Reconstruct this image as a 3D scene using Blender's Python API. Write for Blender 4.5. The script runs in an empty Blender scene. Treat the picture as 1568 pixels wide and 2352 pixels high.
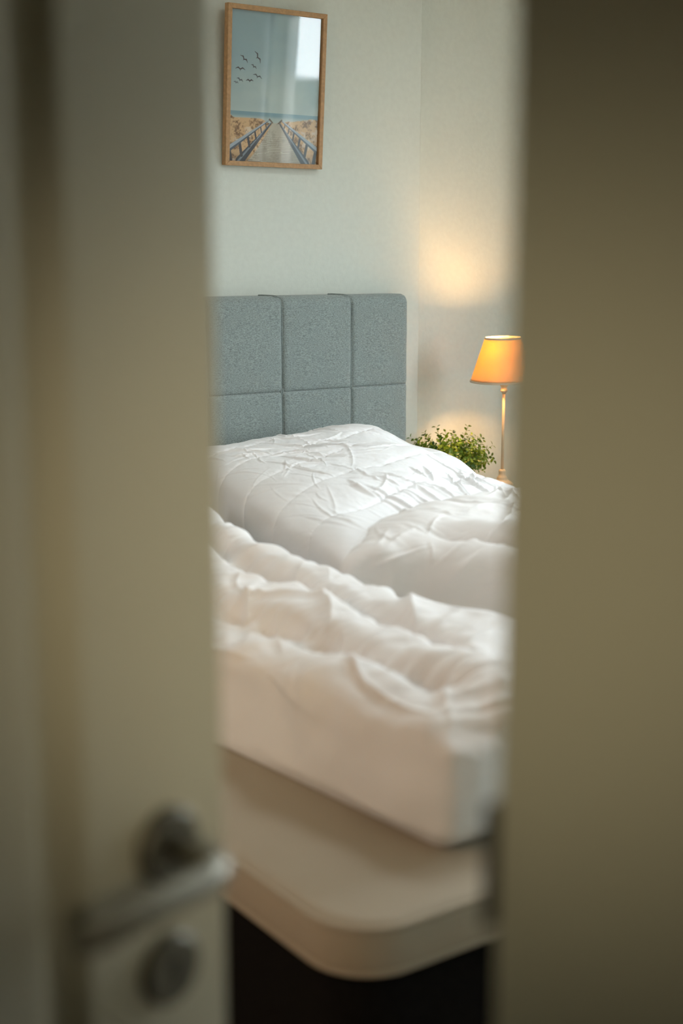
import bpy, bmesh, math, random
import numpy as np
from mathutils import Vector, Matrix

# ------------------------------------------------------------------ camera, world, lights, exposure
sc = bpy.context.scene
col = sc.collection
CAM_H = 1.38
AZ = math.radians(34.9)
PITCH = math.atan(581 / 3100)
cam_d = bpy.data.cameras.new('camera')
cam = bpy.data.objects.new('camera', cam_d)
col.objects.link(cam)
cam.location = (0, 0, CAM_H)
cam.rotation_euler = (math.pi / 2 - PITCH, 0, -AZ)
cam_d.sensor_fit = 'VERTICAL'
cam_d.sensor_height = 36.0
cam_d.lens = 36.0 * 3100 / 2352
cam_d.clip_start = 0.02
cam_d.dof.use_dof = True
cam_d.dof.focus_distance = 3.75
cam_d.dof.aperture_fstop = 2.3
sc.camera = cam

sc.view_settings.view_transform = 'Standard'
sc.view_settings.look = 'None'
sc.view_settings.gamma = 1
sc.view_settings.use_curve_mapping = False
sc.view_settings.exposure = 0.0

world = bpy.data.worlds.new('world')
sc.world = world
world.use_nodes = True
bgn = world.node_tree.nodes['Background']
bgn.inputs[0].default_value = (0.87, 0.95, 1.0, 1)
bgn.inputs[1].default_value = 15.2


def light(name, kind, loc, energy, color, target=None, **kw):
    ld = bpy.data.lights.new(name, kind)
    ld.energy = energy
    ld.color = color
    for k, v in kw.items():
        setattr(ld, k, v)
    o = bpy.data.objects.new(name, ld)
    col.objects.link(o)
    o.location = loc
    if target is not None:
        o.rotation_euler = (Vector(target) - Vector(loc)).to_track_quat('-Z', 'Y').to_euler()
    return o


WX = 3.6                                    # plane of the window wall
WY0, WY1, WZ0, WZ1 = 0.86, 2.00, 0.80, 2.26
# daylight through the window opening
p = light('window_portal', 'AREA', (WX + 0.16, (WY0 + WY1) / 2, (WZ0 + WZ1) / 2), 10, (1, 1, 1), (0, (WY0 + WY1) / 2, (WZ0 + WZ1) / 2),
          shape='RECTANGLE', size=WZ1 - WZ0, size_y=WY1 - WY0)
p.rotation_euler = (0, math.radians(90), 0)
p.data.cycles.is_portal = True
# daylight through an unseen roof opening, added to light the bed from above
KX0, KX1, KY0, KY1, KZ = 1.90, 2.70, 1.50, 2.26, 3.10
light('added_skylight_portal', 'AREA', ((KX0 + KX1) / 2, (KY0 + KY1) / 2, KZ), 10, (1, 1, 1), ((KX0 + KX1) / 2, (KY0 + KY1) / 2 + 1e-4, 0),
      shape='RECTANGLE', size=KX1 - KX0, size_y=KY1 - KY0).data.cycles.is_portal = True
# narrow unseen window added in the left wall to brighten the duvet's flank
VY0, VY1, VZ0, VZ1 = 2.62, 3.02, 1.05, 1.70
light('window_portal', 'AREA', (-1.34, (VY0 + VY1) / 2, (VZ0 + VZ1) / 2), 10, (1, 1, 1), None,
      shape='RECTANGLE', size=VZ1 - VZ0, size_y=VY1 - VY0).rotation_euler = (0, math.radians(-90), 0)
for o_ in col.objects:
    if o_.name.startswith('window_portal'):
        o_.data.cycles.is_portal = True
# added warm fill light on the left side of the bedroom, no lamp there
light('warm_fill_light', 'POINT', (-0.55, 1.30, 1.75), 13, (1.0, 0.58, 0.28), shadow_soft_size=0.14)
# added warm fill spot behind the viewer; its soft cone darkens the door's ends
light('hall_fill_spot', 'SPOT', (-0.25, -0.75, 1.55), 45, (1.0, 0.86, 0.58), (0.465, 0.65, 1.20),
      spot_size=math.radians(21), spot_blend=1.0, shadow_soft_size=0.09)

# ------------------------------------------------------------------ helpers


def nt(name):
    m = bpy.data.materials.new(name)
    m.use_nodes = True
    return m, m.node_tree.nodes, m.node_tree.links, m.node_tree.nodes['Principled BSDF']


def mat(name, color, rough=0.6, metal=0.0, var=0.0, scale=20.0, bump=0.0, bscale=200.0, stretch=(1, 1, 1), sheen=0.0, detail=3.0, spec=0.5):
    m, N, L, b = nt(name)
    b.inputs['Base Color'].default_value = (*color, 1)
    b.inputs['Roughness'].default_value = rough
    b.inputs['Metallic'].default_value = metal
    b.inputs['Specular IOR Level'].default_value = spec
    if sheen:
        b.inputs['Sheen Weight'].default_value = sheen
    tc = N.new('ShaderNodeTexCoord')
    mp = N.new('ShaderNodeMapping')
    mp.inputs['Scale'].default_value = stretch
    L.new(tc.outputs['Object'], mp.inputs[0])
    if var:
        n = N.new('ShaderNodeTexNoise')
        n.inputs['Scale'].default_value = scale
        n.inputs['Detail'].default_value = detail
        L.new(mp.outputs[0], n.inputs['Vector'])
        r = N.new('ShaderNodeValToRGB')
        r.color_ramp.elements[0].position = 0.35
        r.color_ramp.elements[1].position = 0.65
        r.color_ramp.elements[0].color = (*[c * (1 - var) for c in color], 1)
        r.color_ramp.elements[1].color = (*[min(1, c * (1 + var)) for c in color], 1)
        L.new(n.outputs['Fac'], r.inputs[0])
        L.new(r.outputs[0], b.inputs['Base Color'])
    if bump:
        n2 = N.new('ShaderNodeTexNoise')
        n2.inputs['Scale'].default_value = bscale
        n2.inputs['Detail'].default_value = 4
        L.new(mp.outputs[0], n2.inputs['Vector'])
        bp = N.new('ShaderNodeBump')
        bp.inputs['Strength'].default_value = bump
        bp.inputs['Distance'].default_value = 0.002
        L.new(n2.outputs['Fac'], bp.inputs['Height'])
        L.new(bp.outputs[0], b.inputs['Normal'])
    return m


M = {}
M['wall'] = mat('wallpaper', (0.62, 0.665, 0.61), 0.85, var=0.02, scale=60, bump=0.35, bscale=90)
M['wall_tan'] = mat('tan_paint', (0.62, 0.55, 0.45), 0.85, bump=0.1, bscale=60)
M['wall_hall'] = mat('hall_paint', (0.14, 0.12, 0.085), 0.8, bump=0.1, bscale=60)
M['ceiling'] = mat('ceiling_paint', (0.78, 0.76, 0.70), 0.9)
M['trim'] = mat('trim_paint', (0.66, 0.63, 0.49), 0.42, bump=0.03, bscale=25)
M['door'] = mat('door_paint', (0.57, 0.53, 0.40), 0.42, bump=0.03, bscale=25)
M['floor'] = mat('oak_floor', (0.36, 0.22, 0.12), 0.45, var=0.25, scale=6, stretch=(1, 14, 1))
M['fabric'] = mat('grey_weave', (0.235, 0.285, 0.28), 0.95, var=0.34, scale=380, bump=0.5, bscale=600, stretch=(0.55, 1, 1.7), sheen=0.2, detail=5)
M['piping'] = mat('grey_piping', (0.225, 0.27, 0.265), 0.95, var=0.2, scale=300)
M['dark'] = mat('anthracite_fabric', (0.008, 0.0075, 0.007), 0.95, var=0.3, scale=200, bump=0.3, bscale=400, spec=0.08)
M['cotton'] = mat('white_cotton', (0.87, 0.86, 0.85), 0.75, bump=0.10, bscale=160, sheen=0.15)
M['cotton_b'] = mat('quilted_cotton', (0.87, 0.88, 0.89), 0.7, bump=0.10, bscale=160, sheen=0.15)
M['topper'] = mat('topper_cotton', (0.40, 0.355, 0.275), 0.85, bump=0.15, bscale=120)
M['oak'] = mat('oak_frame', (0.41, 0.235, 0.10), 0.5, var=0.12, scale=120, stretch=(1, 1, 1), bump=0.1, bscale=120)
M['cream'] = mat('cream_paint', (0.52, 0.43, 0.30), 0.45, var=0.06, scale=60)
M['steel'] = mat('satin_steel', (0.33, 0.32, 0.275), 0.52, metal=1.0)
M['bronze'] = mat('brushed_nickel', (0.14, 0.13, 0.10), 0.5, metal=0.6)
M['darksteel'] = mat('dark_steel', (0.10, 0.095, 0.085), 0.4, metal=0.9)
M['black'] = mat('keyhole_black', (0.01, 0.01, 0.01), 0.8)
M['white_paint'] = mat('white_lacquer', (0.75, 0.74, 0.70), 0.4)
M['pot'] = mat('grey_ceramic', (0.45, 0.44, 0.42), 0.5, var=0.06, scale=30)
M['soil'] = mat('soil', (0.06, 0.04, 0.025), 0.95, var=0.4, scale=90, bump=0.6, bscale=200)
M['stem'] = mat('plant_stem', (0.16, 0.20, 0.03), 0.6)
M['curtain'] = mat('grey_curtain', (0.42, 0.42, 0.42), 0.9, bump=0.1, bscale=300)
M['hill'] = mat('hill_green', (0.03, 0.05, 0.045), 1.0, var=0.3, scale=0.1)

# leaf material: per-object hue, slightly translucent
m, N, L, b = nt('leaf')
oi = N.new('ShaderNodeObjectInfo')
rr = N.new('ShaderNodeValToRGB')
rr.color_ramp.elements[0].color = (0.02, 0.07, 0.008, 1)
rr.color_ramp.elements[1].color = (0.22, 0.36, 0.012, 1)
L.new(oi.outputs['Random'], rr.inputs[0])
L.new(rr.outputs[0], b.inputs['Base Color'])
b.inputs['Roughness'].default_value = 0.45
tr = N.new('ShaderNodeBsdfTranslucent')
L.new(rr.outputs[0], tr.inputs[0])
mx = N.new('ShaderNodeMixShader')
mx.inputs[0].default_value = 0.3
L.new(b.outputs[0], mx.inputs[1]); L.new(tr.outputs[0], mx.inputs[2])
L.new(mx.outputs[0], N['Material Output'].inputs[0])
M['leaf'] = m

# lamp shade: thin linen letting the bulb through
m, N, L, b = nt('linen_shade')
b.inputs['Base Color'].default_value = (0.46, 0.385, 0.27, 1)
b.inputs['Roughness'].default_value = 0.9
tc = N.new('ShaderNodeTexCoord')
nz = N.new('ShaderNodeTexNoise'); nz.inputs['Scale'].default_value = 260
L.new(tc.outputs['Object'], nz.inputs['Vector'])
bp = N.new('ShaderNodeBump'); bp.inputs['Strength'].default_value = 0.3; bp.inputs['Distance'].default_value = 0.001
L.new(nz.outputs['Fac'], bp.inputs['Height']); L.new(bp.outputs[0], b.inputs['Normal'])
tr = N.new('ShaderNodeBsdfTranslucent')
tr.inputs[0].default_value = (1.0, 0.68, 0.055, 1)
mx = N.new('ShaderNodeMixShader'); mx.inputs[0].default_value = 0.33
L.new(b.outputs[0], mx.inputs[1]); L.new(tr.outputs[0], mx.inputs[2])
L.new(mx.outputs[0], N['Material Output'].inputs[0])
M['shade'] = m

# glowing bulb
m, N, L, b = nt('bulb_glow')
b.inputs['Emission Color'].default_value = (1.0, 0.62, 0.25, 1)
b.inputs['Emission Strength'].default_value = 60
M['bulb'] = m

# picture / window glass
m, N, L, b = nt('clear_glass')
N.remove(b)
gl = N.new('ShaderNodeBsdfGlossy'); gl.inputs['Roughness'].default_value = 0.02
tp = N.new('ShaderNodeBsdfTransparent')
fr = N.new('ShaderNodeFresnel'); fr.inputs['IOR'].default_value = 1.7
mx = N.new('ShaderNodeMixShader')
gm = N.new('ShaderNodeNewGeometry')
mu = N.new('ShaderNodeMath'); mu.operation = 'SUBTRACT'; mu.use_clamp = True
L.new(fr.outputs[0], mu.inputs[0]); L.new(gm.outputs['Backfacing'], mu.inputs[1])
L.new(mu.outputs[0], mx.inputs[0]); L.new(tp.outputs[0], mx.inputs[1]); L.new(gl.outputs[0], mx.inputs[2])
L.new(mx.outputs[0], N['Material Output'].inputs[0])
M['glass'] = m

# print: colours painted per vertex
m, N, L, b = nt('beach_print')
at = N.new('ShaderNodeAttribute'); at.attribute_name = 'print'
L.new(at.outputs['Color'], b.inputs['Base Color'])
b.inputs['Roughness'].default_value = 0.6
M['print'] = m


def link(name, me, m=None, parent=None, loc=None, smooth=True):
    o = bpy.data.objects.new(name, me)
    col.objects.link(o)
    if m is not None:
        me.materials.append(m)
    if smooth:
        me.shade_smooth()
    if parent is not None:
        o.parent = parent
    if loc is not None:
        o.location = loc
    return o


def obj(name, bm, m, parent=None, loc=None, smooth=False):
    me = bpy.data.meshes.new(name)
    bmesh.ops.recalc_face_normals(bm, faces=bm.faces)
    bm.to_mesh(me); bm.free()
    return link(name, me, m, parent, loc, smooth)


def bx(bm, a, b, bevel=0.0, seg=2, rot=None):
    r = bmesh.ops.create_cube(bm, size=1)
    vs = r['verts']
    c = [(a[i] + b[i]) / 2 for i in range(3)]; s = [abs(b[i] - a[i]) for i in range(3)]
    for v in vs:
        v.co = Vector((v.co.x * s[0] + c[0], v.co.y * s[1] + c[1], v.co.z * s[2] + c[2]))
    if bevel:
        es = list({e for v in vs for e in v.link_edges})
        bmesh.ops.bevel(bm, geom=es, offset=bevel, segments=seg, profile=0.5, affect='EDGES')


def box(name, a, b, m, parent=None, bevel=0.0, seg=2):
    bm = bmesh.new(); bx(bm, a, b, bevel, seg)
    return obj(name, bm, m, parent, smooth=False)


def lathe(bm, prof, n=48, c=(0, 0, 0), close=True):
    rings = []
    for r, z in prof:
        rings.append([bm.verts.new((c[0] + r * math.cos(2 * math.pi * k / n), c[1] + r * math.sin(2 * math.pi * k / n), c[2] + z)) for k in range(n)])
    for i in range(len(rings) - 1):
        for k in range(n):
            bm.faces.new((rings[i][k], rings[i][(k + 1) % n], rings[i + 1][(k + 1) % n], rings[i + 1][k]))
    if close:
        bm.faces.new(rings[0][::-1]); bm.faces.new(rings[-1])


def tube(bm, pts, rad, n=10):
    """swept tube through points; rad may be a list"""
    pts = [Vector(p) for p in pts]
    rings = []
    for i, p in enumerate(pts):
        t = (pts[min(i + 1, len(pts) - 1)] - pts[max(i - 1, 0)]).normalized()
        a = t.orthogonal().normalized() if i == 0 else (rings[-1][1] - t * rings[-1][1].dot(t)).normalized()
        b_ = t.cross(a)
        r = rad[i] if isinstance(rad, (list, tuple)) else rad
        rings.append(([bm.verts.new(p + (a * math.cos(2 * math.pi * k / n) + b_ * math.sin(2 * math.pi * k / n)) * r) for k in range(n)], a))
    for i in range(len(rings) - 1):
        A, B = rings[i][0], rings[i + 1][0]
        for k in range(n):
            bm.faces.new((A[k], A[(k + 1) % n], B[(k + 1) % n], B[k]))
    bm.faces.new(rings[0][0][::-1]); bm.faces.new(rings[-1][0])


def tag(o, label=None, cat=None, group=None, kind=None):
    if label: o['label'] = label
    if cat: o['category'] = cat
    if group: o['group'] = group
    if kind: o['kind'] = kind
    return o


def empty(name, loc, label, cat, rz=0, group=None):
    o = bpy.data.objects.new(name, None)
    col.objects.link(o)
    o.location = loc; o.rotation_euler = (0, 0, rz)
    o.empty_display_size = 0.1
    return tag(o, label, cat, group)


def struct(o):
    o['kind'] = 'structure'
    return o


def grid_mesh(name, P, wrap_u=False, cap=False):
    """P: (nu, nv, 3) array -> quad mesh"""
    nu, nv = P.shape[:2]
    V = P.reshape(-1, 3)
    iu = np.arange(nu if wrap_u else nu - 1); iv = np.arange(nv - 1)
    A, B = np.meshgrid(iu, iv, indexing='ij')
    A2 = (A + 1) % nu
    F = np.stack([A * nv + B, A2 * nv + B, A2 * nv + B + 1, A * nv + B + 1], -1).reshape(-1, 4)
    me = bpy.data.meshes.new(name)
    me.vertices.add(len(V)); me.vertices.foreach_set('co', V.astype(np.float32).ravel())
    me.loops.add(F.size); me.loops.foreach_set('vertex_index', F.astype(np.int32).ravel())
    me.polygons.add(len(F)); me.polygons.foreach_set('loop_start', np.arange(0, F.size, 4, dtype=np.int32))
    me.update(calc_edges=True); me.validate()
    return me


# ---- numpy noise
_rs = np.random.RandomState(7)
_T = _rs.rand(64, 64, 64)


def vnoise(x, y, z=0.0):
    x = np.asarray(x, float); y = np.asarray(y, float); z = np.zeros_like(x) + z
    xi = np.floor(x).astype(int); yi = np.floor(y).astype(int); zi = np.floor(z).astype(int)
    fx, fy, fz = x - xi, y - yi, z - zi
    fx = fx * fx * fx * (fx * (fx * 6 - 15) + 10); fy = fy * fy * fy * (fy * (fy * 6 - 15) + 10); fz = fz * fz * (3 - 2 * fz)
    g = lambda a, b, c: _T[(xi + a) & 63, (yi + b) & 63, (zi + c) & 63]
    l = lambda a, b, t: a + (b - a) * t
    return l(l(l(g(0, 0, 0), g(1, 0, 0), fx), l(g(0, 1, 0), g(1, 1, 0), fx), fy),
             l(l(g(0, 0, 1), g(1, 0, 1), fx), l(g(0, 1, 1), g(1, 1, 1), fx), fy), fz) * 2 - 1


def fbm(x, y, z=0.0, o=4):
    s = 0; a = 1.0
    for i in range(o):
        s = s + a * vnoise(x * 2 ** i + 13.7 * i, y * 2 ** i + 7.1 * i, z * 2 ** i); a *= 0.5
    return s


def ridged(x, y, z=0.0):
    return 1 - np.abs(vnoise(x, y, z)) * 2.0


def smooth(t):
    t = np.clip(t, 0, 1); return t * t * (3 - 2 * t)


# ------------------------------------------------------------------ room
CE = 2.55
PY0, PY1 = 0.38, 0.522            # hall / bedroom faces of the partition
LX = -1.2                        # left wall of bedroom
# floor planks visible as strips
fl = struct(box('floor', (-2.2, -2.0, -0.05), (WX + 0.1, 3.6, 0.0), M['floor']))
random.seed(3)
plank_me = None
for i in range(9):
    for j in range(6):
        y0 = 0.56 + i * 0.145
        x0 = LX + 0.02 + j * 0.62 - (i % 3) * 0.2
        x1 = min(x0 + 0.617, 0.80)
        x0 = max(x0, LX + 0.02)
        if x1 - x0 < 0.08: continue
        bm = bmesh.new(); bx(bm, (x0, y0, 0.0), (x1, y0 + 0.142, 0.006))
        obj('plank', bm, M['floor'], fl)
bm = bmesh.new()
bx(bm, (-2.2, -2.0, CE), (KX0, 3.6, CE + 0.05)); bx(bm, (KX1, -2.0, CE), (WX + 0.14, 3.6, CE + 0.05))
bx(bm, (KX0, -2.0, CE), (KX1, KY0, CE + 0.05)); bx(bm, (KX0, KY1, CE), (KX1, 3.6, CE + 0.05))
for a_, b_ in (((KX0 - .05, KY0 - .05, CE + .05), (KX0, KY1 + .05, KZ)), ((KX1, KY0 - .05, CE + .05), (KX1 + .05, KY1 + .05, KZ)),
               ((KX0, KY0 - .05, CE + .05), (KX1, KY0, KZ)), ((KX0, KY1, CE + .05), (KX1, KY1 + .05, KZ))):
    bx(bm, a_, b_)  # shaft of the added roof opening, narrows its light
struct(obj('ceiling', bm, M['ceiling']))
bm = bmesh.new()
bx(bm, (LX - 0.1, 3.35, 0), (2.633, 3.6, CE), 0.004, 1)
struct(obj('wall_back', bm, M['wall']))
struct(box('wall_alcove', (2.6335, 3.42, 0), (WX + 0.1, 3.6, CE), M['wall']))
bm = bmesh.new()
bx(bm, (LX - 0.1, PY1, 0), (LX, 3.35, VZ0)); bx(bm, (LX - 0.1, PY1, VZ1), (LX, 3.35, CE))
bx(bm, (LX - 0.1, PY1, VZ0), (LX, VY0, VZ1)); bx(bm, (LX - 0.1, VY1, VZ0), (LX, 3.35, VZ1))
struct(obj('wall_left', bm, M['wall_tan']))
bm = bmesh.new()
for a_, b_ in (((LX - .07, VY0, VZ0), (LX - .02, VY1, VZ0 + .045)), ((LX - .07, VY0, VZ1 - .045), (LX - .02, VY1, VZ1)),
               ((LX - .07, VY0, VZ0 + .045), (LX - .02, VY0 + .045, VZ1 - .045)), ((LX - .07, VY1 - .045, VZ0 + .045), (LX - .02, VY1, VZ1 - .045))):
    bx(bm, a_, b_, 0.003, 1)
w2 = struct(obj('added_window', bm, M['white_paint']))  # frame of the window added for side light
box('pane', (LX - .048, VY0 + .045, VZ0 + .045), (LX - .042, VY1 - .045, VZ1 - .045), M['glass'], w2)
# right wall around the window opening
bm = bmesh.new()
bx(bm, (WX, PY0, 0), (WX + 0.14, 3.42, WZ0)); bx(bm, (WX, PY0, WZ1), (WX + 0.14, 3.42, CE))
bx(bm, (WX, PY0, WZ0), (WX + 0.14, WY0, WZ1)); bx(bm, (WX, WY1, WZ0), (WX + 0.14, 3.42, WZ1))
struct(obj('wall_right', bm, M['wall']))
# window frame and panes
wf = struct(bpy.data.objects.new('window_1', None)); col.objects.link(wf)
wf.location = (WX + 0.07, (WY0 + WY1) / 2, WZ0)
bm = bmesh.new()
hw = (WY1 - WY0) / 2; hh = WZ1 - WZ0; t_ = 0.06
for a, b_ in (((-.03, -hw, 0), (.03, hw, t_)), ((-.03, -hw, hh - t_), (.03, hw, hh)), ((-.03, -hw, t_), (.03, -hw + t_, hh - t_)),
              ((-.03, hw - t_, t_), (.03, hw, hh - t_)), ((-.03, -.04, t_), (.03, .04, hh - t_))):
    bx(bm, a, b_, 0.004, 1)
obj('window_frame', bm, M['white_paint'], wf)
for s in (-1, 1):
    box('pane', (-0.003, min(s * .04, s * (hw - t_)), t_), (0.003, max(s * .04, s * (hw - t_)), hh - t_), M['glass'], wf)
box('window_sill', (-0.20, -hw - 0.03, -0.03), (-0.03, hw + 0.03, -0.002), M['white_paint'], wf, 0.005)
# hill outside, seen only in the reflection on the picture glass
xs = np.linspace(-260, 260, 80)
prof = 3.6 + 1.6 * vnoise(xs / 60 + 3, xs * 0) + 0.6 * vnoise(xs / 17, xs * 0 + 4)
P = np.zeros((80, 8, 3))
for k in range(8):
    P[:, k, 0] = WX + 120 + k * 16; P[:, k, 1] = xs
    P[:, k, 2] = -6 + (prof + 6) * math.sin(math.pi * min(k / 7, 0.5)) * (1 if k < 4 else 1)
hill = link('hill', grid_mesh('hill', P), M['hill']); struct(hill)
struct(box('ground', (WX + 0.3, -160, -0.6), (WX + 200, 160, -0.5), M['hill']))
# curtain at the near window jamb
U, V = np.meshgrid(np.linspace(0, 1, 240), np.linspace(0, 1, 20), indexing='ij')
P = np.stack([WX - 0.07 + 0.022 * np.sin(U * 2 * np.pi * 12) * (0.7 + 0.3 * V), PY1 + 0.03 + U * 0.37, 0.06 + V * 2.36], -1)
cu = link('curtain', grid_mesh('curtain', P), M['curtain'])
md = cu.modifiers.new('s', 'SOLIDIFY'); md.thickness = 0.003
tag(cu, 'grey curtain hanging beside the bedroom window', 'curtain')
bm = bmesh.new(); tube(bm, [(WX - 0.07, PY1 + 0.01, 2.44), (WX - 0.07, WY1 + 0.2, 2.44)], 0.012)
tag(obj('curtain_rail', bm, M['steel'], smooth=True), 'metal curtain rail above the bedroom window', 'curtain rail')

# partition with doorway
JX = 0.467                       # right jamb stop edge
HX, HY = -0.356, 0.521           # hinge
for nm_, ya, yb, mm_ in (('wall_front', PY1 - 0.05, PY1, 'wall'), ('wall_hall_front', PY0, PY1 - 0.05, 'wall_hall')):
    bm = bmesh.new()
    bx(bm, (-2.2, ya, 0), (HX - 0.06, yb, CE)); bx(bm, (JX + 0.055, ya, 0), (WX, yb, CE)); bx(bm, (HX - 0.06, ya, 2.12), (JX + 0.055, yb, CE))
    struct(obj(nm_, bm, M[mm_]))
bm = bmesh.new(); bx(bm, (-2.2, -2.0, 0), (-2.1, PY0, CE)); struct(obj('wall_hall_left', bm, M['wall_hall']))
struct(box('wall_hall_right', (1.6, -2.0, 0), (1.7, PY0, CE), M['wall_hall']))
struct(box('wall_hall_back', (-2.1, -2.0, 0), (1.6, -1.9, CE), M['wall_hall']))
# door frame: lining with rebate + casings
bm = bmesh.new()
for (xa, xb) in ((JX, JX + 0.055), (HX - 0.06, HX - 0.005)):
    bx(bm, (xa, PY0 - 0.012, 0), (xb, PY1, 2.07), 0.003, 1)
bx(bm, (HX - 0.06, PY0 - 0.012, 2.0701), (JX + 0.055, PY1 - 0.0425, 2.12), 0.003, 1)
fr_ = struct(obj('trim_1', bm, M['trim']))
bm = bmesh.new()
bx(bm, (JX + 0.045, PY0 - 0.03, 0), (JX + 0.125, PY0 - 0.0001, 2.16), 0.006, 2)
bx(bm, (HX - 0.13, PY0 - 0.03, 0), (HX - 0.05, PY0 - 0.0001, 2.16), 0.006, 2)
bx(bm, (HX - 0.05, PY0 - 0.03, 2.09), (JX + 0.045, PY0 - 0.0001, 2.16), 0.006, 2)
struct(obj('trim_2', bm, M['trim']))
# strike plate with its lip
bm = bmesh.new()
bx(bm, (JX + 0.004, PY1, 0.970), (JX + 0.030, PY1 + 0.0015, 1.130))
bx(bm, (JX - 0.0065, PY1, 1.015), (JX + 0.006, PY1 + 0.003, 1.088), 0.001, 1)
o = obj('strike_plate', bm, M['darksteel'], fr_); o['label'] = 'dark metal strike plate'

# skirting in the bedroom
struct(box('baseboard_back', (LX, 3.337, 0), (2.632, 3.3499, 0.07), M['trim'], None, 0.003, 1))
struct(box('baseboard_front', (JX + 0.056, PY1 + 0.0001, 0), (WX, PY1 + 0.013, 0.07), M['trim'], None, 0.003, 1))

# ------------------------------------------------------------------ door leaf (local: x along leaf from hinge, y into the bedroom, z up)
LW, LT, LH = 0.83, 0.04, 2.04
dang = math.atan2(0.769 - HY, 0.436 - HX)
door = empty('door_1', (HX, HY, 0), None, None, dang)
struct(door)
px0, px1, pz0, pz1 = 0.135, LW - 0.122, 0.22, 1.86      # recess opening


def leaf_mesh():
    bm = bmesh.new()
    def ring(ins, y):
        return [bm.verts.new(v) for v in ((px0 + ins, y, pz0 + ins), (px1 - ins, y, pz0 + ins), (px1 - ins, y, pz1 - ins), (px0 + ins, y, pz1 - ins))]
    for y, sgn in ((0.0, 1), (LT, -1)):
        r = 0.002
        outer = [bm.verts.new(v) for v in ((0, y, 0.008), (LW, y, 0.008), (LW, y, LH), (0, y, LH))]
        prof = [(0, 0), (0.004, 0.0015), (0.009, 0.0065), (0.016, 0.0105), (0.021, 0.0125), (0.025, 0.0125), (0.034, 0.0045), (0.040, 0.0035)]
        rings = [ring(i_, y + sgn * d_) for i_, d_ in prof]
        allr = [outer] + rings
        for a, b_ in zip(allr[:-1], allr[1:]):
            for k in range(4):
                bm.faces.new((a[k], a[(k + 1) % 4], b_[(k + 1) % 4], b_[k]))
        bm.faces.new(rings[-1])
        if y == 0.0: front = outer
        else:
            for k in range(4):
                bm.faces.new((front[k], front[(k + 1) % 4], outer[(k + 1) % 4], outer[k]))
    return bm


obj('door_leaf', leaf_mesh(), M['door'], door)
BS = LW - 0.056          # backset
HZ = 1.0


def disc(bm, x, z, r, y0, y1, n=36, ins=0.003):
    pr = [(r, y0), (r, y1 + (ins if y1 < y0 else -ins)), (r - ins, y1)]
    rings = []
    for rr_, y in pr:
        rings.append([bm.verts.new((x + rr_ * math.cos(2 * math.pi * k / n), y, z + rr_ * math.sin(2 * math.pi * k / n))) for k in range(n)])
    for i in range(2):
        for k in range(n):
            bm.faces.new((rings[i][k], rings[i][(k + 1) % n], rings[i + 1][(k + 1) % n], rings[i + 1][k]))
    bm.faces.new(rings[0][::-1]); bm.faces.new(rings[-1])


for side in (-1, 1):
    y0 = 0.0 if side < 0 else LT
    bm = bmesh.new(); disc(bm, BS, HZ, 0.026, y0, y0 + side * 0.009)
    rose = obj('handle_rose', bm, M['bronze'], door, smooth=False)
    bm = bmesh.new()
    pts = [(BS, y0 + side * 0.008, HZ), (BS, y0 + side * 0.035, HZ), (BS - 0.002, y0 + side * 0.047, HZ), (BS - 0.010, y0 + side * 0.055, HZ),
           (BS - 0.022, y0 + side * 0.058, HZ), (BS - 0.06, y0 + side * 0.058, HZ), (BS - 0.115, y0 + side * 0.056, HZ - 0.001), (BS - 0.125, y0 + side * 0.050, HZ - 0.001)]
    tube(bm, pts, [0.010, 0.0095, 0.0098, 0.010, 0.010, 0.0095, 0.009, 0.006], 16)
    obj('door_handle', bm, M['steel'], rose, smooth=True)
    bm = bmesh.new(); disc(bm, BS, HZ - 0.088, 0.025, y0, y0 + side * 0.008)
    esc = obj('keyhole_rose', bm, M['bronze'], door)
    bm = bmesh.new(); disc(bm, BS, HZ - 0.083, 0.0055, y0 + side * 0.004, y0 + side * 0.0085, 20, 0.0005)
    bx(bm, (BS - 0.002, min(y0 + side * .004, y0 + side * 0.0085), HZ - 0.102), (BS + 0.002, max(y0 + side * .004, y0 + side * 0.0085), HZ - 0.085))
    obj('keyhole', bm, M['black'], esc)
bm = bmesh.new(); bx(bm, (LW - 0.001, 0.009, HZ - 0.14), (LW + 0.0015, 0.031, HZ + 0.06), 0.001, 1)
lp = obj('latch_plate', bm, M['steel'], door)
bm = bmesh.new(); bx(bm, (LW + 0.001, 0.012, HZ - 0.012), (LW + 0.013, 0.028, HZ + 0.012), 0.002, 2)
obj('latch', bm, M['steel'], lp)
for hz in (0.25, 1.80):
    bm = bmesh.new(); lathe(bm, [(0.007, -0.04), (0.007, 0.04)], 16, (-0.006, LT + 0.004, hz))
    obj('hinge', bm, M['steel'], door, smooth=False)

# ------------------------------------------------------------------ bed
BX0, BX1, BY0, BY1 = 0.806, 2.50, 1.140, 3.25
BZ, TZ = 0.56, 0.63
bed = empty('bed', ((BX0 + BX1) / 2, 3.25, 0), 'double boxspring bed with grey upholstered headboard and dark base', 'bed')
O = Vector(bed.location)


def rel(v): return (v[0] - O.x, v[1] - O.y, v[2] - O.z)


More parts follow.
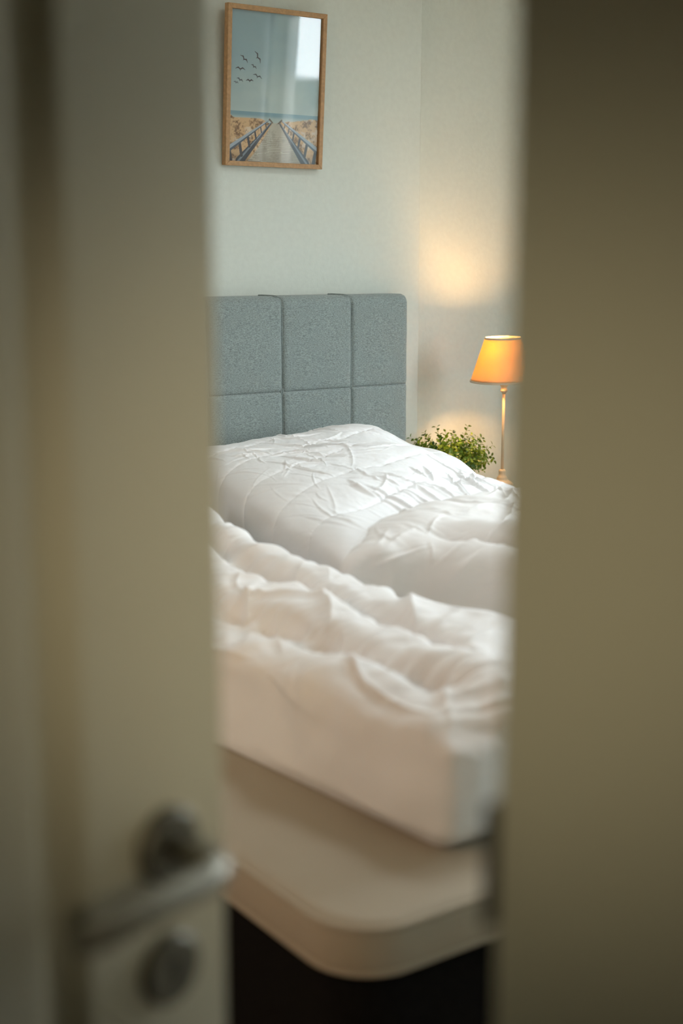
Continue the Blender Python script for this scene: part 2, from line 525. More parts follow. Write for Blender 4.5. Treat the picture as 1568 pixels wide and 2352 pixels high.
def rounded_slab(bm, x0, x1, y0, y1, z0, z1, rc, re, n=14, m_=6):
    """slab with rounded plan corners (rc) and rounded top/bottom edges (re)"""
    def outline(ins):
        pts = []
        r = max(rc - ins, 0.002)
        for cx, cy, a0 in ((x1 - rc, y1 - rc, 0), (x0 + rc, y1 - rc, 90), (x0 + rc, y0 + rc, 180), (x1 - rc, y0 + rc, 270)):
            for k in range(n + 1):
                a = math.radians(a0 + 90 * k / n)
                pts.append((cx + r * math.cos(a), cy + r * math.sin(a)))
        return pts
    prof = []
    for k in range(m_ + 1):
        a = math.pi / 2 * k / m_
        prof.append((re * (1 - math.sin(a)), z0 + re * (1 - math.cos(a))))
    for k in range(m_ + 1):
        a = math.pi / 2 * k / m_
        prof.append((re * (1 - math.cos(a)), z1 - re * (1 - math.sin(a))))
    rings = [[bm.verts.new((x, y, z)) for x, y in outline(i_)] for i_, z in prof]
    nn = len(rings[0])
    for A, B in zip(rings[:-1], rings[1:]):
        for k in range(nn):
            bm.faces.new((A[k], A[(k + 1) % nn], B[(k + 1) % nn], B[k]))
    bm.faces.new(rings[0][::-1]); bm.faces.new(rings[-1])


ox0, ox1, oy0, oy1 = BX0 - O.x, BX1 - O.x, BY0 - O.y, -0.002
bm = bmesh.new(); rounded_slab(bm, ox0 + .012, ox1 - .012, oy0 + .012, oy1, 0.34, BZ - 0.002, 0.07, 0.02)
obj('mattress', bm, M['dark'], bed, smooth=True)
bm = bmesh.new(); rounded_slab(bm, ox0 + .005, ox1 - .005, oy0 + .005, oy1, 0.08, 0.338, 0.05, 0.012)
obj('box_spring', bm, M['dark'], bed, smooth=True)
for sx in (ox0 + .12, ox1 - .12):
    for sy in (oy0 + .12, oy1 - .15):
        bm = bmesh.new(); lathe(bm, [(0.022, 0.0), (0.028, 0.081)], 20, (sx, sy, 0))
        obj('leg', bm, M['black'], bed)
# topper with slack cover: slab, piping along its upper edge
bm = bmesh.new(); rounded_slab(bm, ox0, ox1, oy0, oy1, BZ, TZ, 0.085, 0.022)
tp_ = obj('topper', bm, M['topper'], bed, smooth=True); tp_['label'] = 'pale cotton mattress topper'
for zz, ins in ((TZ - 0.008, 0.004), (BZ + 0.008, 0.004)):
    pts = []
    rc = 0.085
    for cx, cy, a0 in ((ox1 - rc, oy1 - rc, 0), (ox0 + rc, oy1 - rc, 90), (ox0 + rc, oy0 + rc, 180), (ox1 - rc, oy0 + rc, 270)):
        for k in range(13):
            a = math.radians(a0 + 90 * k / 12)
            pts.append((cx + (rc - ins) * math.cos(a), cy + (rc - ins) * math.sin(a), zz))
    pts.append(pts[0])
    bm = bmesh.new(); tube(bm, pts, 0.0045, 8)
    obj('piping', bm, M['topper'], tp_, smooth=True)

# headboard: padded panels, each its own mesh, with double piping between
hx = [0.840, 1.084, 1.328, 1.573, 1.818, 2.062, 2.302, 2.515]
hz = [0.20, 0.468, 0.738, 1.008, 1.277]
HF, HB = 3.25, 3.346      # front and back of the board
bm = bmesh.new(); bx(bm, rel((hx[0] + .004, HF + 0.022, 0.05)), rel((hx[-1] - .004, HB, hz[-1] - .006)), 0.02, 4)
hb = obj('headboard', bm, M['fabric'], bed, smooth=True)
hb['label'] = 'grey woven upholstered headboard'
for i in range(7):
    for j in range(4):
        x0, x1, z0, z1 = hx[i], hx[i + 1], hz[j], hz[j + 1]
        top = j == 3; lft = i == 0; rgt = i == 6
        nx, nz = 40, 46
        # the panel sheet wraps over the top edge and the outer sides
        U = np.linspace(0, 1, nx); V = np.linspace(0, 1, nz)
        UU, VV = np.meshgrid(U, V, indexing='ij')
        g = 0.0012
        wx = (x1 - x0) - 2 * g
        X = x0 + g + UU * wx
        Z = z0 + VV * (z1 - z0)
        dl = (X - x0); dr = (x1 - X)
        rnd = lambda d, r: np.where(d < r, r - np.sqrt(np.maximum(r * r - (r - np.clip(d, 0, r)) ** 2, 0)), 0)
        Y = np.full_like(X, HF - 0.004)
        rl = 0.015 if not lft else 0.03
        rr_ = 0.011 if not rgt else 0.026
        Y = Y + rnd(dl, rl) * 0.8 + rnd(dr, rr_) * 0.75
        dzb = Z - z0; dzt = z1 - Z
        Y = Y + np.where(dzb < .014, (1 - np.clip(dzb / .014, 0, 1)) ** 2 * .0042, 0)
        if not top:
            Y = Y + np.where(dzt < .008, (1 - np.clip(dzt / .008, 0, 1)) ** 2 * .0042, 0)
        else:
            Y = Y + rnd(dzt, 0.03) * 1.0
        Y = Y - 0.0035 * np.sin(np.pi * UU) * np.sin(np.pi * np.clip(VV, 0, 1)) + 0.0012 * fbm(X * 9, Z * 9, i * 3.1 + j)
        Pn = np.stack([X, Y, Z], -1)
        if rgt or top or lft:
            pass
        # back side so that the panel has thickness
        me = None
        bmp = bmesh.new()
        vv = [[bmp.verts.new(rel(Pn[a, c])) for c in range(nz)] for a in range(nx)]
        for a in range(nx - 1):
            for c in range(nz - 1):
                bmp.faces.new((vv[a][c], vv[a + 1][c], vv[a + 1][c + 1], vv[a][c + 1]))
        bound = [vv[a][0] for a in range(nx)] + [vv[-1][c] for c in range(1, nz)] + [vv[a][-1] for a in range(nx - 2, -1, -1)] + [vv[0][c] for c in range(nz - 2, 0, -1)]
        yb = (HB if (top or rgt or lft) else HF + 0.03) - O.y
        bk = []
        for v in bound:
            bk.append(bmp.verts.new((v.co.x, yb, v.co.z)))
        nb = len(bound)
        for k in range(nb):
            bmp.faces.new((bound[k], bk[k], bk[(k + 1) % nb], bound[(k + 1) % nb]))
        obj('panel', bmp, M['fabric'], hb, smooth=True)
for i in range(1, 7):
    for off in (-0.0050, 0.0035):
        x = hx[i] + off
        yf = HF + (0.0010 if off < 0 else 0.0045)
        pts = [(x, yf, hz[0]), (x, yf, hz[2])] + [(x, yf, z) for z in np.linspace(hz[2] + .02, hz[4] - 0.032, 12)]
        for k in range(1, 7):
            a = math.pi / 2 * k / 6
            pts.append((x - 0.012 * (1 - math.cos(a)), yf + 0.03 * (1 - math.cos(a)), hz[4] - 0.030 + 0.030 * math.sin(a)))
        pts.append((x - 0.018, HB - 0.01, hz[4] + 0.0005))
        bm = bmesh.new(); tube(bm, [rel(p_) for p_ in pts], 0.0032, 8)
        obj('piping', bm, M['piping'], hb, smooth=True)

# ------------------------------------------------------------------ duvets


def polar_outline(corners, center, nth, blur):
    th = np.linspace(0, 2 * np.pi, nth, endpoint=False)
    C_ = np.array(center)
    P_ = np.array(corners, float)
    R = np.full(nth, 1e9)
    d = np.stack([np.cos(th), np.sin(th)], -1)
    for k in range(len(P_)):
        a = P_[k] - C_; b_ = P_[(k + 1) % len(P_)] - C_
        e = b_ - a
        den = d[:, 0] * e[1] - d[:, 1] * e[0]
        t = (a[0] * e[1] - a[1] * e[0]) / np.where(abs(den) < 1e-9, 1e-9, den)
        s = (a[0] * d[:, 1] - a[1] * d[:, 0]) / np.where(abs(den) < 1e-9, 1e-9, den)
        ok = (t > 0) & (s >= -1e-6) & (s <= 1 + 1e-6)
        R = np.where(ok & (t < R), t, R)
    k = int(blur * nth)
    w = np.hanning(2 * k + 1); w /= w.sum()
    Rp = np.concatenate([R[-k:], R, R[:k]])
    R = np.convolve(Rp, w, 'valid')
    return th, R


def cushion(name, corners, center, ztop, z0, zmid, e, nth, nph, disp, blur=0.02, m_=None, side_in=0.03):
    th, R = polar_outline(corners, center, nth, blur)
    # arc length resampled superellipse profile (rho, h) from top centre over the side to the underside
    ph = np.linspace(0, math.pi / 2, 4000)
    rho = np.abs(np.sin(ph)) ** e; hh_ = np.abs(np.cos(ph)) ** e
    low = np.linspace(0, 1, 600)[1:]
    rho2 = 1 - side_in * (1 - np.sqrt(np.maximum(1 - low ** 2, 0))); h2 = -low
    rho = np.concatenate([rho, rho2, np.linspace(rho2[-1], 0.0, 40)[1:]]); h_ = np.concatenate([hh_, h2, np.full(39, -1.0)])
    Rm = R.mean()
    s = np.concatenate([[0], np.cumsum(np.hypot(np.diff(rho) * Rm, np.diff(h_) * 0.13))])
    n_under = 4
    smax = s[-40]
    ss = np.concatenate([np.linspace(0.0005, smax, nph - n_under), np.linspace(smax, s[-1] - 0.01, n_under + 1)[1:]])
    rho_s = np.interp(ss, s, rho); h_s = np.interp(ss, s, h_)
    X = center[0] + np.cos(th)[:, None] * R[:, None] * rho_s[None]
    Y = center[1] + np.sin(th)[:, None] * R[:, None] * rho_s[None]
    ZT = ztop(X, Y)
    hb_ = np.broadcast_to(h_s[None], X.shape)
    Z = np.where(hb_ > 0, zmid + (ZT - zmid) * hb_, zmid + (zmid - z0) * hb_)
    P_ = np.stack([X, Y, Z], -1)
    du = np.roll(P_, -1, 0) - np.roll(P_, 1, 0)
    dv = np.gradient(P_, axis=1)
    Nn = np.cross(dv, du); Nn = np.cross(du, dv) if Nn[0, 5, 2] < 0 else Nn
    Nn /= np.linalg.norm(Nn, axis=-1, keepdims=True) + 1e-12
    D = disp(P_, Nn, hb_)
    fade = smooth((P_[..., 2] - z0) / 0.03)
    P2 = P_ + Nn * (D * fade)[..., None]
    P2[..., 2] = np.maximum(P2[..., 2], z0)
    me = grid_mesh(name, P2, wrap_u=True)
    o = link(name, me, m_)
    return o


def idw(pts, pw=2.0, soft=0.01):
    Pp = np.array(pts)
    def f(X, Y):
        num = 0; den = 0
        for x, y, z in Pp:
            w = 1 / ((X - x) ** 2 + (Y - y) ** 2 + soft) ** pw
            num = num + w * z; den = den + w
        return num / den
    return f


def creases(n, rng, box_, lmin, lmax, amp, wid, ang=None, spread=3.14, curve=0.3):
    rs = np.random.RandomState(rng)
    out = []
    for _ in range(n):
        c = (rs.uniform(box_[0], box_[1]), rs.uniform(box_[2], box_[3]))
        a = (rs.uniform(0, np.pi) if ang is None else ang + rs.normal() * spread)
        out.append((c, a, rs.uniform(lmin, lmax), amp * rs.uniform(0.4, 1.0), wid * rs.uniform(0.6, 1.5), rs.uniform(-curve, curve)))
    return out


def eval_creases(cs, U, V):
    H_ = np.zeros_like(U)
    for (c, a, l, am, w, cv) in cs:
        t = (U - c[0]) * math.cos(a) + (V - c[1]) * math.sin(a)
        d = -(U - c[0]) * math.sin(a) + (V - c[1]) * math.cos(a)
        mask = (np.abs(t) < l / 2 * 1.05) & (np.abs(d) < 6 * w + 0.3 * l * abs(cv))
        if not mask.any(): continue
        tt = t[mask] / (l / 2)
        dd = d[mask] - cv * l * 0.5 * (tt ** 2)
        tap = np.clip(1 - tt ** 2, 0, 1)
        ww = w * (0.4 + 0.6 * tap)
        H_[mask] += am * tap * (np.exp(-np.abs(dd) / ww) - 0.45 * np.exp(-((dd - 1.8 * ww) / (1.6 * ww)) ** 2))
    return H_


def seam_pucker(dist, along, freq, decay, amp, seed=0.0):
    """puckers that run at right angles to a seam and die out away from it"""
    n = vnoise(along * freq, dist * 6 + 3, seed) + 0.5 * vnoise(along * freq * 2.3, dist * 9, seed + 5)
    return amp * n * np.exp(-np.abs(dist) / decay)


# --- duvet B: big quilted duvet in front of the headboard
def disp_B(P_, Nn, h):
    x, y, z = P_[..., 0], P_[..., 1], P_[..., 2]
    u = x + (z - 0.88) * 1.0
    v = y - 0.35 * (x - 2.0)
    sp = 0.17 * 0.99
    q = (v - 2.59) / sp
    fr_ = q - np.floor(q)
    dist = np.minimum(fr_, 1 - fr_) * sp
    puff = 0.0058 * (1 - np.exp(-dist / 0.0048)) + 0.0030 * np.sqrt(np.clip(np.sin(np.pi * fr_), 0, 1))
    D = (puff - 0.008) * (0.45 + 0.55 * smooth((u - 1.5) / 0.25))
    act = 0.35 + 0.65 * smooth((u - 1.55) / 0.25)          # the sunk left flank is smoother
    D = D + act * seam_pucker(dist, u + 0.35 * y, 55, 0.014, 0.0030)
    D = D + act * seam_pucker(dist, u + 0.4 * v, 17, 0.05, 0.0020, 3.0)
    D = D + eval_creases(CB, u, v) * act
    D = D + 0.004 * fbm(u * 3, v * 3, 2.0, 2) + 0.0012 * fbm(u * 30, v * 30, 1.0, 3) * act
    return D


CB = creases(130, 11, (1.55, 2.60, 2.0, 3.1), 0.10, 0.30, 0.0062, 0.0034, ang=math.radians(118), spread=0.5) \
    + creases(90, 12, (1.55, 2.50, 2.0, 3.0), 0.06, 0.20, 0.0042, 0.0030) \
    + creases(34, 13, (1.50, 1.95, 2.10, 2.50), 0.08, 0.24, 0.0100, 0.0045, ang=math.radians(100), spread=0.35) \
    + creases(40, 14, (1.9, 2.5, 2.30, 2.62), 0.10, 0.26, 0.0090, 0.0042, ang=math.radians(70), spread=0.6)
zB = idw([(1.80, 3.15, .895), (1.94, 3.17, .915), (2.2, 3.05, .94), (2.33, 2.9, .865), (2.45, 3.1, .80), (2.42, 2.72, .77), (2.5, 2.6, .63), (1.70, 2.95, .90),
          (1.48, 2.2, .87), (1.42, 2.0, .84), (2.0, 2.7, .925), (1.8, 2.5, .90), (2.1, 2.4, .87), (1.8, 2.1, .80), (2.4, 2.3, .70)], 2.0, 0.012)
duvB = cushion('quilted_duvet', [(1.43, 2.03), (2.05, 2.30), (2.38, 2.50), (2.45, 2.75), (2.46, 3.22), (1.66, 3.22)], (2.0, 2.75), zB, TZ + 0.001, 0.72, 0.34, 1450, 420, disp_B, 0.016, M['cotton_b'])
tag(duvB, 'puffy white quilted duvet nearest the grey headboard, behind the other two duvets', 'duvet')


# --- duvet C: second white duvet folded on the right half of the bed
def disp_C(P_, Nn, h):
    x, y, z = P_[..., 0], P_[..., 1], P_[..., 2]
    u = x + 0.3 * y; v = y + (z - 0.86) * 1.0
    D = 0.012 * fbm(x * 4 + 5, v * 5, 4.0, 3)
    # fold line running across the top towards the right
    fl_ = (x - 1.615) * 0.905 + (y - 2.04) * 0.426 + 0.012 * vnoise(y * 9, y * 0)
    fold = (-0.026 * np.exp(-np.abs(fl_) / 0.014) + 0.012 * np.exp(-((fl_ - 0.05) / 0.035) ** 2)) * smooth((2.06 - y) / 0.08) * smooth((z - 0.74) / 0.04)
    D = D + fold
    D = D + seam_pucker(fl_, u, 26, 0.05, 0.006, 2.0) * (z > 0.7)
    D = D + eval_creases(CC, x, v) * (0.1 + 0.9 * smooth((z - 0.80) / 0.03))
    D = D + 0.003 * vnoise(u * 30, v * 4, 7.0) + 0.0010 * fbm(x * 28, v * 28, 3.0, 3)
    return D


CC = creases(60, 21, (1.4, 2.5, 1.7, 2.5), 0.10, 0.32, 0.009, 0.006, ang=math.radians(25), spread=0.35) \
    + creases(80, 22, (1.4, 2.5, 1.6, 2.5), 0.06, 0.20, 0.006, 0.0042, ang=math.radians(80), spread=0.5)
zC = idw([(1.45, 2.07, .855), (1.6, 2.17, .87), (1.83, 2.27, .87), (2.1, 2.35, .86), (2.4, 2.4, .765), (2.3, 2.45, .79), (1.55, 1.95, .86), (1.8, 1.95, .87), (2.2, 2.0, .86), (2.4, 1.8, .82)], 2.0, 0.01)
duvC = cushion('folded_duvet', [(1.41, 2.04), (1.55, 1.97), (1.68, 1.82), (1.90, 1.52), (2.48, 1.48), (2.50, 2.42), (2.10, 2.37), (1.62, 2.22)], (1.95, 2.02), zC, TZ + 0.001, 0.74, 0.36, 900, 260, disp_C, 0.014, M['cotton'])
tag(duvC, 'white folded duvet in the middle, between quilted duvet and rumpled roll', 'duvet')


# --- duvet A: long thick fold nearest the foot of the bed
def disp_A(P_, Nn, h):
    x, y, z = P_[..., 0], P_[..., 1], P_[..., 2]
    s = y
    w1 = 0.025 * vnoise(y * 3.0, y * 0 + 2.0, 1.0)
    topm = smooth((z - 0.74) / 0.05)
    D = 0.0
    for x0_, dep, wd, sl in ((1.095, 0.080, 0.030, -0.02), (1.26, 0.066, 0.027, 0.02)):
        d = x - (x0_ + w1 + sl * (y - 1.8) + 0.018 * vnoise(y * 7, y * 0 + x0_ * 10))
        D = D - dep * np.exp(-(d / wd) ** 2) * topm * (0.65 + 0.35 * vnoise(y * 5, y * 0, x0_ * 7)) * smooth((y - 1.30) / 0.15)
        D = D + seam_pucker(d, y + 0.3 * x, 46, 0.045, 0.011, x0_) * topm
    D = D + 0.0055 * vnoise(y * 24 + x * 6, x * 8, 3.0) * topm
    D = D + eval_creases(CA, x + (z - 0.82), y) * (0.12 + 0.88 * smooth((z - 0.74) / 0.04))
    D = D + 0.016 * fbm(x * 5, y * 4, z * 5, 3) + 0.0015 * fbm(x * 22, y * 22, z * 22, 3)
    return D


CA = creases(90, 31, (0.85, 1.5, 1.2, 2.7), 0.08, 0.25, 0.010, 0.010, ang=math.radians(20), spread=0.5) \
    + creases(30, 32, (0.85, 1.5, 1.2, 2.7), 0.10, 0.30, 0.010, 0.012)
zA = idw([(1.02, 1.35, .80), (1.02, 1.8, .80), (1.02, 2.4, .80), (1.2, 1.4, .84), (1.2, 1.8, .845), (1.2, 2.4, .85), (1.4, 1.45, .785), (1.4, 1.8, .805), (1.3, 1.6, .82), (1.4, 2.4, .87), (1.45, 1.3, .77)], 2.0, 0.01)
duvA = cushion('rumpled_duvet', [(1.035, 1.245), (1.64, 1.235), (1.42, 1.72), (1.385, 2.1), (1.40, 2.72), (0.98, 2.74), (0.985, 1.80)], (1.24, 1.95), zA, TZ + 0.001, 0.715, 0.38, 1100, 270, disp_A, 0.004, M['cotton'])
tag(duvA, 'white rumpled duvet folded in a thick roll nearest the foot corner', 'duvet')

# ------------------------------------------------------------------ framed picture
PW, PH = 0.322, 0.424
pic = empty('framed_picture', (2.093, 3.3485, 1.636), 'oak framed beach boardwalk print hanging on the wall', 'picture')
pic.rotation_euler = (math.radians(4.05), 0, 0)      # hangs leaning slightly forward
FWD, FT = 0.013, 0.020
bm = bmesh.new()


def mitre(bm, pts_out, pts_in, y0, y1):
    a = [bm.verts.new((x, y0, z)) for x, z in pts_out] + [bm.verts.new((x, y0, z)) for x, z in pts_in[::-1]]
    b_ = [bm.verts.new((v.co.x, y1, v.co.z)) for v in a]
    bm.faces.new(a); bm.faces.new(b_[::-1])
    for k in range(4):
        bm.faces.new((a[k], a[(k + 1) % 4], b_[(k + 1) % 4], b_[k]))


oc = [(-PW / 2, 0), (PW / 2, 0), (PW / 2, PH), (-PW / 2, PH)]
ic = [(-PW / 2 + FWD, FWD), (PW / 2 - FWD, FWD), (PW / 2 - FWD, PH - FWD), (-PW / 2 + FWD, PH - FWD)]
for k in range(4):
    bm = bmesh.new(); mitre(bm, [oc[k], oc[(k + 1) % 4]], [ic[k], ic[(k + 1) % 4]], 0.0, -FT)
    bmesh.ops.bevel(bm, geom=list(bm.edges), offset=0.0008, segments=1, affect='EDGES')
    obj('frame_rail', bm, M['oak'], pic)
iw, ih = PW - 2 * FWD, PH - 2 * FWD
# painted print (u 0..1 left-right, v 0..1 bottom-top)
nu, nv = 300, 400
uu, vv_ = np.meshgrid(np.linspace(0, 1, nu), np.linspace(0, 1, nv), indexing='ij')


def lin(c):
    c = np.array(c, float) / 255
    return np.where(c < .04045, c / 12.92, ((c + .055) / 1.055) ** 2.4)


def mixc(C0, c1, a): return C0 * (1 - a[..., None]) + lin(c1) * a[..., None]


Cc = np.zeros((nu, nv, 3)) + lin((156, 178, 180))
Cc = mixc(Cc, (176, 192, 188), smooth((0.75 - vv_) / 0.35))
Cc = mixc(Cc, (130, 160, 172), smooth(0.5 + 0.9 * fbm(uu * 3, vv_ * 4 + 5, 2.0)) * 0.35 * smooth((vv_ - .32) / .1))
# sea
Cc = mixc(Cc, (124, 156, 166), ((vv_ < 0.338) & (vv_ > 0.25)).astype(float))
Cc = mixc(Cc, (172, 188, 182), smooth((0.320 - vv_) / 0.03))
# dunes
dtop = 0.302 + 0.012 * vnoise(uu * 14, uu * 0 + 2) + 0.02 * (np.abs(uu - .52) - .3) - 0.03 * np.exp(-((uu - .52) / .12) ** 2)
dm = smooth((dtop - vv_) / 0.006)
gr = fbm(uu * 20, vv_ * 34, 3.0, 5) + 0.6 * vnoise(uu * 90, vv_ * 110, 1.0)
Cd = np.zeros_like(Cc) + lin((208, 174, 130))
Cd = mixc(Cd, (126, 96, 66), smooth(gr * 0.7 + 0.25))
Cd = mixc(Cd, (216, 200, 176), smooth((fbm(uu * 9 + 4, vv_ * 15, 5.0) + 0.5 * vnoise(uu * 60, vv_ * 70)) * 0.9 - 0.05))
Cd = mixc(Cd, (90, 80, 75), smooth((0.10 - vv_) / 0.1) * 0.4 + 0 * uu)
Cc = Cc * (1 - dm[..., None]) + Cd * dm[..., None]
# deck: trapezoid from (0.20..0.86, 0) to (0.475..0.565, 0.27)
tt = np.clip(vv_ / 0.27, 0, 1.2)
xl = 0.20 + (0.478 - 0.20) * tt ** 0.8; xr = 0.86 + (0.562 - 0.86) * tt ** 0.8
deck = smooth((uu - xl) / 0.012) * smooth((xr - uu) / 0.012) * (vv_ < 0.27)
dep = 1 / (0.08 + np.clip(1 - tt, 0, 1) * 0.92)
pl = np.abs(np.sin(dep * 0 + (1 - tt) ** 1.5 * 60 + 0.6 * vnoise(uu * 8, vv_ * 0)))
Ck = np.zeros_like(Cc) + lin((182, 178, 162))
Ck = mixc(Ck, (110, 100, 88), (pl < 0.33) * smooth((0.24 - vv_) / 0.2))
Ck = mixc(Ck, (140, 130, 115), smooth(gr) * 0.4)
Cc = Cc * (1 - deck[..., None]) + Ck * deck[..., None]


def stroke(C0, x0_, v0_, x1_, v1_, w0, w1_, c, op=1.0):
    dx, dv_ = (x1_ - x0_) * iw, (v1_ - v0_) * ih
    L2 = dx * dx + dv_ * dv_
    t = np.clip(((uu - x0_) * iw * dx + (vv_ - v0_) * ih * dv_) / L2, 0, 1)
    d = np.hypot((uu - x0_) * iw - t * dx, (vv_ - v0_) * ih - t * dv_)
    w = (w0 + (w1_ - w0) * t)
    return mixc(C0, c, smooth((w - d) / 0.0006 + 0.5) * op)


# rails: left and right, shadowy underside then pale handrail, posts
for (xa, va, xb, vb, xp) in ((0.0, 0.085, 0.45, 0.292, 1), (1.0, 0.105, 0.585, 0.290, -1)):
    Cc = stroke(Cc, xa + xp * 0.13, 0.0, xb + xp * 0.02, vb - 0.025, 0.0130, 0.0015, (70, 76, 84))
    Cc = stroke(Cc, xa + xp * 0.115, 0.0, xb + xp * 0.015, vb - 0.02, 0.0030, 0.0008, (128, 140, 150))
    for t in (0.0, 0.25, 0.45, 0.62, 0.76, 0.88):
        px_ = xa + (xb - xa) * t; pv = va + (vb - va) * t
        Cc = stroke(Cc, px_ + xp * 0.01, pv, px_ + xp * (0.045 - 0.03 * t), pv - 0.11 * (1 - t) - 0.015, 0.0045 * (1 - t) + 0.001, 0.0045 * (1 - t) + 0.001, (74, 74, 78))
    Cc = stroke(Cc, xa, va - 0.018, xb, vb - 0.004, 0.0052, 0.0010, (86, 96, 106))
    Cc = stroke(Cc, xa, va, xb, vb, 0.0048, 0.0012, (160, 174, 184))
    Cc = stroke(Cc, xb, vb, xb + xp * 0.035, vb - 0.022, 0.0028, 0.0018, (104, 92, 80))
# birds
for (bx_, bv, sz, an, cc) in ((0.155, 0.680, .050, -38, 0), (0.300, 0.700, .060, -58, 0), (0.118, 0.612, .052, -4, 0), (0.262, 0.636, .034, -30, 1), (0.305, 0.572, .050, -18, 1),
                          (0.222, 0.540, .040, 0, 0), (0.115, 0.541, .036, -22, 1), (0.075, 0.522, .026, -12, 2)):
    c_ = [(70, 62, 60), (84, 88, 90), (108, 118, 120)][cc]
    a = math.radians(an); ca, sa = math.cos(a), math.sin(a)
    def rt(dx, dy): return bx_ + (dx * ca - dy * sa) * sz / 1.0, bv + (dx * sa + dy * ca) * sz * iw / ih
    k0 = rt(0, 0); 
    for sx in (-1, 1):
        m1 = rt(sx * 0.45, 0.28); e1 = rt(sx * 1.0, 0.02)
        Cc = stroke(Cc, *k0, *m1, 0.0015, 0.0017, c_); Cc = stroke(Cc, *m1, *e1, 0.0017, 0.0005, c_)
    tl = rt(0.0, -0.30); Cc = stroke(Cc, *k0, *tl, 0.0010, 0.0004, c_)
P = np.stack([-iw / 2 + uu * iw, np.full_like(uu, -0.008), FWD + vv_ * ih], -1)
me = grid_mesh('print', P)
at = me.color_attributes.new('print', 'FLOAT_COLOR', 'POINT')
at.data.foreach_set('color', np.concatenate([np.clip(Cc, 0, 1), np.ones((nu, nv, 1))], -1).astype(np.float32).ravel())
o = link('print', me, M['print'], pic); o['label'] = 'beach print with boardwalk and gulls'
box('backing_board', (-iw / 2 - .002, -0.0075, FWD - .002), (iw / 2 + .002, -0.001, PH - FWD + .002), M['oak'], pic)
box('glass', (-iw / 2, -0.0125, FWD), (iw / 2, -0.0105, PH - FWD), M['glass'], pic)

# ------------------------------------------------------------------ nightstand, lamp, plant
NS = (2.56, 2.93, 3.02, 3.41)
NZ = 0.630
ns = empty('nightstand', ((NS[0] + NS[1]) / 2, (NS[2] + NS[3]) / 2, 0), 'small white bedside cabinet right of the bed under the lamp', 'nightstand')
sx, sy = (NS[1] - NS[0]) / 2, (NS[3] - NS[2]) / 2
box('body', (-sx, -sy + .02, 0.10), (sx, sy, NZ - 0.022), M['white_paint'], ns, 0.003, 1)
box('top', (-sx - .01, -sy - .005, NZ - 0.022), (sx + .01, sy, NZ), M['white_paint'], ns, 0.004)
for k in range(2):
    dr = box('drawer', (-sx + .015, -sy + .002, 0.115 + k * .26), (sx - .015, -sy + .02, 0.365 + k * .255), M['white_paint'], ns, 0.003)
    bm = bmesh.new(); lathe(bm, [(0.006, 0), (0.006, 0.012), (0.014, 0.018), (0.014, 0.026), (0.004, 0.030)], 20)
    for v in bm.verts: v.co = Vector((v.co.x, -sy + .003 - v.co.z, 0.24 + k * .258 + v.co.y))
    obj('knob', bm, M['steel'], dr, smooth=True)
for a in (-sx + .03, sx - .03):
    for b_ in (-sy + .05, sy - .03):
        bm = bmesh.new(); lathe(bm, [(0.012, 0), (0.018, 0.101)], 16, (a, b_, 0)); obj('leg', bm, M['white_paint'], ns)

LXY = (2.827, 3.165)
lamp = empty('table_lamp', (LXY[0], LXY[1], 0.66), 'cream table lamp with a glowing tapered linen shade', 'lamp')
bm = bmesh.new()
lathe(bm, [(0.056, -0.0298), (0.057, -0.018), (0.053, -0.010), (0.046, -0.004), (0.047, 0.005), (0.045, 0.010), (0.038, 0.013), (0.036, 0.018), (0.037, 0.022), (0.030, 0.028), (0.022, 0.032), (0.016, 0.037),
           (0.017, 0.041), (0.014, 0.045), (0.0105, 0.053), (0.0115, 0.060), (0.0115, 0.064), (0.0075, 0.068)], 48)
obj('base', bm, M['cream'], lamp, smooth=True)
bm = bmesh.new(); lathe(bm, [(0.0048, 0.066), (0.0044, 0.18), (0.0048, 0.308)], 32)
obj('stem', bm, M['cream'], lamp, smooth=True)
bm = bmesh.new(); lathe(bm, [(0.0056, 0.306), (0.007, 0.310), (0.011, 0.313), (0.012, 0.317), (0.010, 0.322), (0.008, 0.325), (0.012, 0.331), (0.0155, 0.335), (0.0155, 0.339), (0.010, 0.342), (0.010, 0.37), (0.002, 0.371)], 36)
obj('collar', bm, M['cream'], lamp, smooth=True)
SB, ST, SR0, SR1 = 0.346, 0.482, 0.101, 0.056
bm = bmesh.new()
n = 72
rings = []
for k in range(13):
    t = k / 12
    rings.append((SR0 + (SR1 - SR0) * t, SB + (ST - SB) * t))
lathe(bm, rings, n, close=False)
sh = obj('lamp_shade', bm, M['shade'], lamp, smooth=True)
sh.rotation_euler = (math.radians(0.5), math.radians(-1.5), 0)
md = sh.modifiers.new('s', 'SOLIDIFY'); md.thickness = 0.0009
for r_, z_ in ((SR0, SB + .002), (SR1, ST - .002)):
    bm = bmesh.new(); lathe(bm, [(r_ + .0009 + .002 * 0.3, z_ - .0028), (r_ + .0016, z_), (r_ + .0004, z_ + .0028), (r_ - .0015, z_ + .0028), (r_ - .0012, z_ - .0028), (r_ + .0009 + .0006, z_ - .0028)], n, close=False)
    o = obj('trim_ring', bm, M['cream'], sh, smooth=False)
bm = bmesh.new(); bmesh.ops.create_uvsphere(bm, u_segments=24, v_segments=16, radius=0.017)
for v in bm.verts: v.co = Vector((v.co.x - 0.020, v.co.y - 0.010, v.co.z * 1.4 + 0.440))
obj('bulb', bm, M['bulb'], lamp, smooth=True)
for k in range(3):
    a = 2 * math.pi * k / 3 + 0.4
    bm = bmesh.new(); tube(bm, [(0.010 * math.cos(a), 0.010 * math.sin(a), 0.366), (0.062 * math.cos(a), 0.062 * math.sin(a), 0.43)], 0.0012, 6)
    obj('shade_strut', bm, M['steel'], lamp)
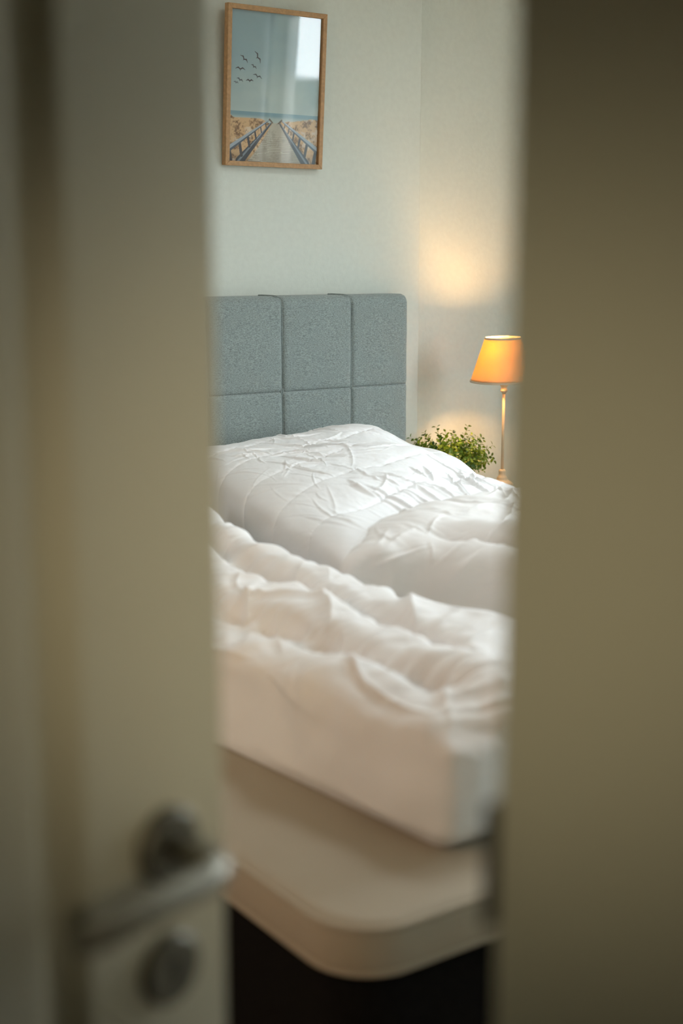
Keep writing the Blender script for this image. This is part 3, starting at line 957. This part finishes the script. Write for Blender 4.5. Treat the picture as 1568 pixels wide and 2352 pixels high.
# the bulb's own light, in the gap around the glass
LAMP_W = 16
l_ = light('bulb_light', 'POINT', (LXY[0], LXY[1], 1.07), LAMP_W, (1.0, 0.53, 0.20), shadow_soft_size=0.018)
l_.parent = lamp; l_.location = (-0.034, -0.014, 0.442)

# potted plant
random.seed(5)
plant = empty('potted_plant', (2.70, 3.27, NZ), 'bushy green leafy plant beside the lamp behind the duvet', 'plant')
bm = bmesh.new()
lathe(bm, [(0.035, 0.0), (0.040, 0.002), (0.052, 0.105), (0.054, 0.110), (0.049, 0.110), (0.046, 0.100)], 36)
obj('pot', bm, M['pot'], plant, smooth=True)
bm = bmesh.new(); lathe(bm, [(0.0455, 0.094), (0.0455, 0.100), (0.02, 0.104)], 24); obj('soil', bm, M['soil'], plant)


def sprig_mesh(seed):
    rs = random.Random(seed)
    bm = bmesh.new()
    Ls = rs.uniform(0.10, 0.14)
    bend = rs.uniform(-0.25, 0.25)
    pts = [(bend * (t ** 2) * Ls * 0.6, 0, t * Ls) for t in [k / 8 for k in range(9)]]
    tube(bm, pts, [0.0012 - 0.0007 * k / 8 for k in range(9)], 5)
    for k in range(2, 11):
        t = k / 10
        p_ = Vector((bend * t * t * Ls * 0.6, 0, t * Ls))
        for s in (0, 1):
            a = k * 1.57 + s * math.pi + rs.uniform(-.4, .4)
            ll = rs.uniform(0.014, 0.021) * (1.05 - 0.35 * t); wl = ll * rs.uniform(0.34, 0.46)
            up = rs.uniform(0.2, 0.9)
            d = Vector((math.cos(a) * math.cos(up), math.sin(a) * math.cos(up), math.sin(up)))
            sd = d.cross(Vector((0, 0, 1))).normalized(); nrm = sd.cross(d).normalized()
            p1 = p_ + d * 0.002
            outline = [(0, 0), (.25, .75), (.55, 1.0), (.82, .7), (1.0, 0.0), (.82, -.7), (.55, -1.0), (.25, -.75)]
            vs = [bm.verts.new(p1 + d * (ll * a_) + sd * (wl * b_) + nrm * (-0.12 * ll * a_ * a_ + 0.25 * wl * abs(b_))) for a_, b_ in outline]
            mid = bm.verts.new(p1 + d * ll * .5 - nrm * 0.03 * ll)
            for q in range(8):
                f_ = bm.faces.new((vs[q], vs[(q + 1) % 8], mid)); f_.material_index = 1
    me = bpy.data.meshes.new('sprig')
    bm.to_mesh(me); bm.free()
    me.materials.append(M['stem']); me.materials.append(M['leaf'])
    return me


sm_ = [sprig_mesh(100 + k) for k in range(7)]
for k in range(125):
    a = random.uniform(0, 2 * math.pi)
    tilt = math.acos(1 - random.random() * 0.98)         # full dome
    o = bpy.data.objects.new('sprig', sm_[k % 7]); col.objects.link(o); o.parent = plant
    r0 = 0.03 * math.sin(tilt)
    o.location = (r0 * math.cos(a), r0 * math.sin(a), 0.100)
    s_ = random.uniform(0.8, 1.12) * 0.92
    o.scale = (s_, s_, s_)
    o.rotation_euler = (Matrix.Rotation(a, 4, 'Z') @ Matrix.Rotation(tilt, 4, 'Y') @ Matrix.Rotation(random.uniform(0, 6.28), 4, 'Z')).to_euler()
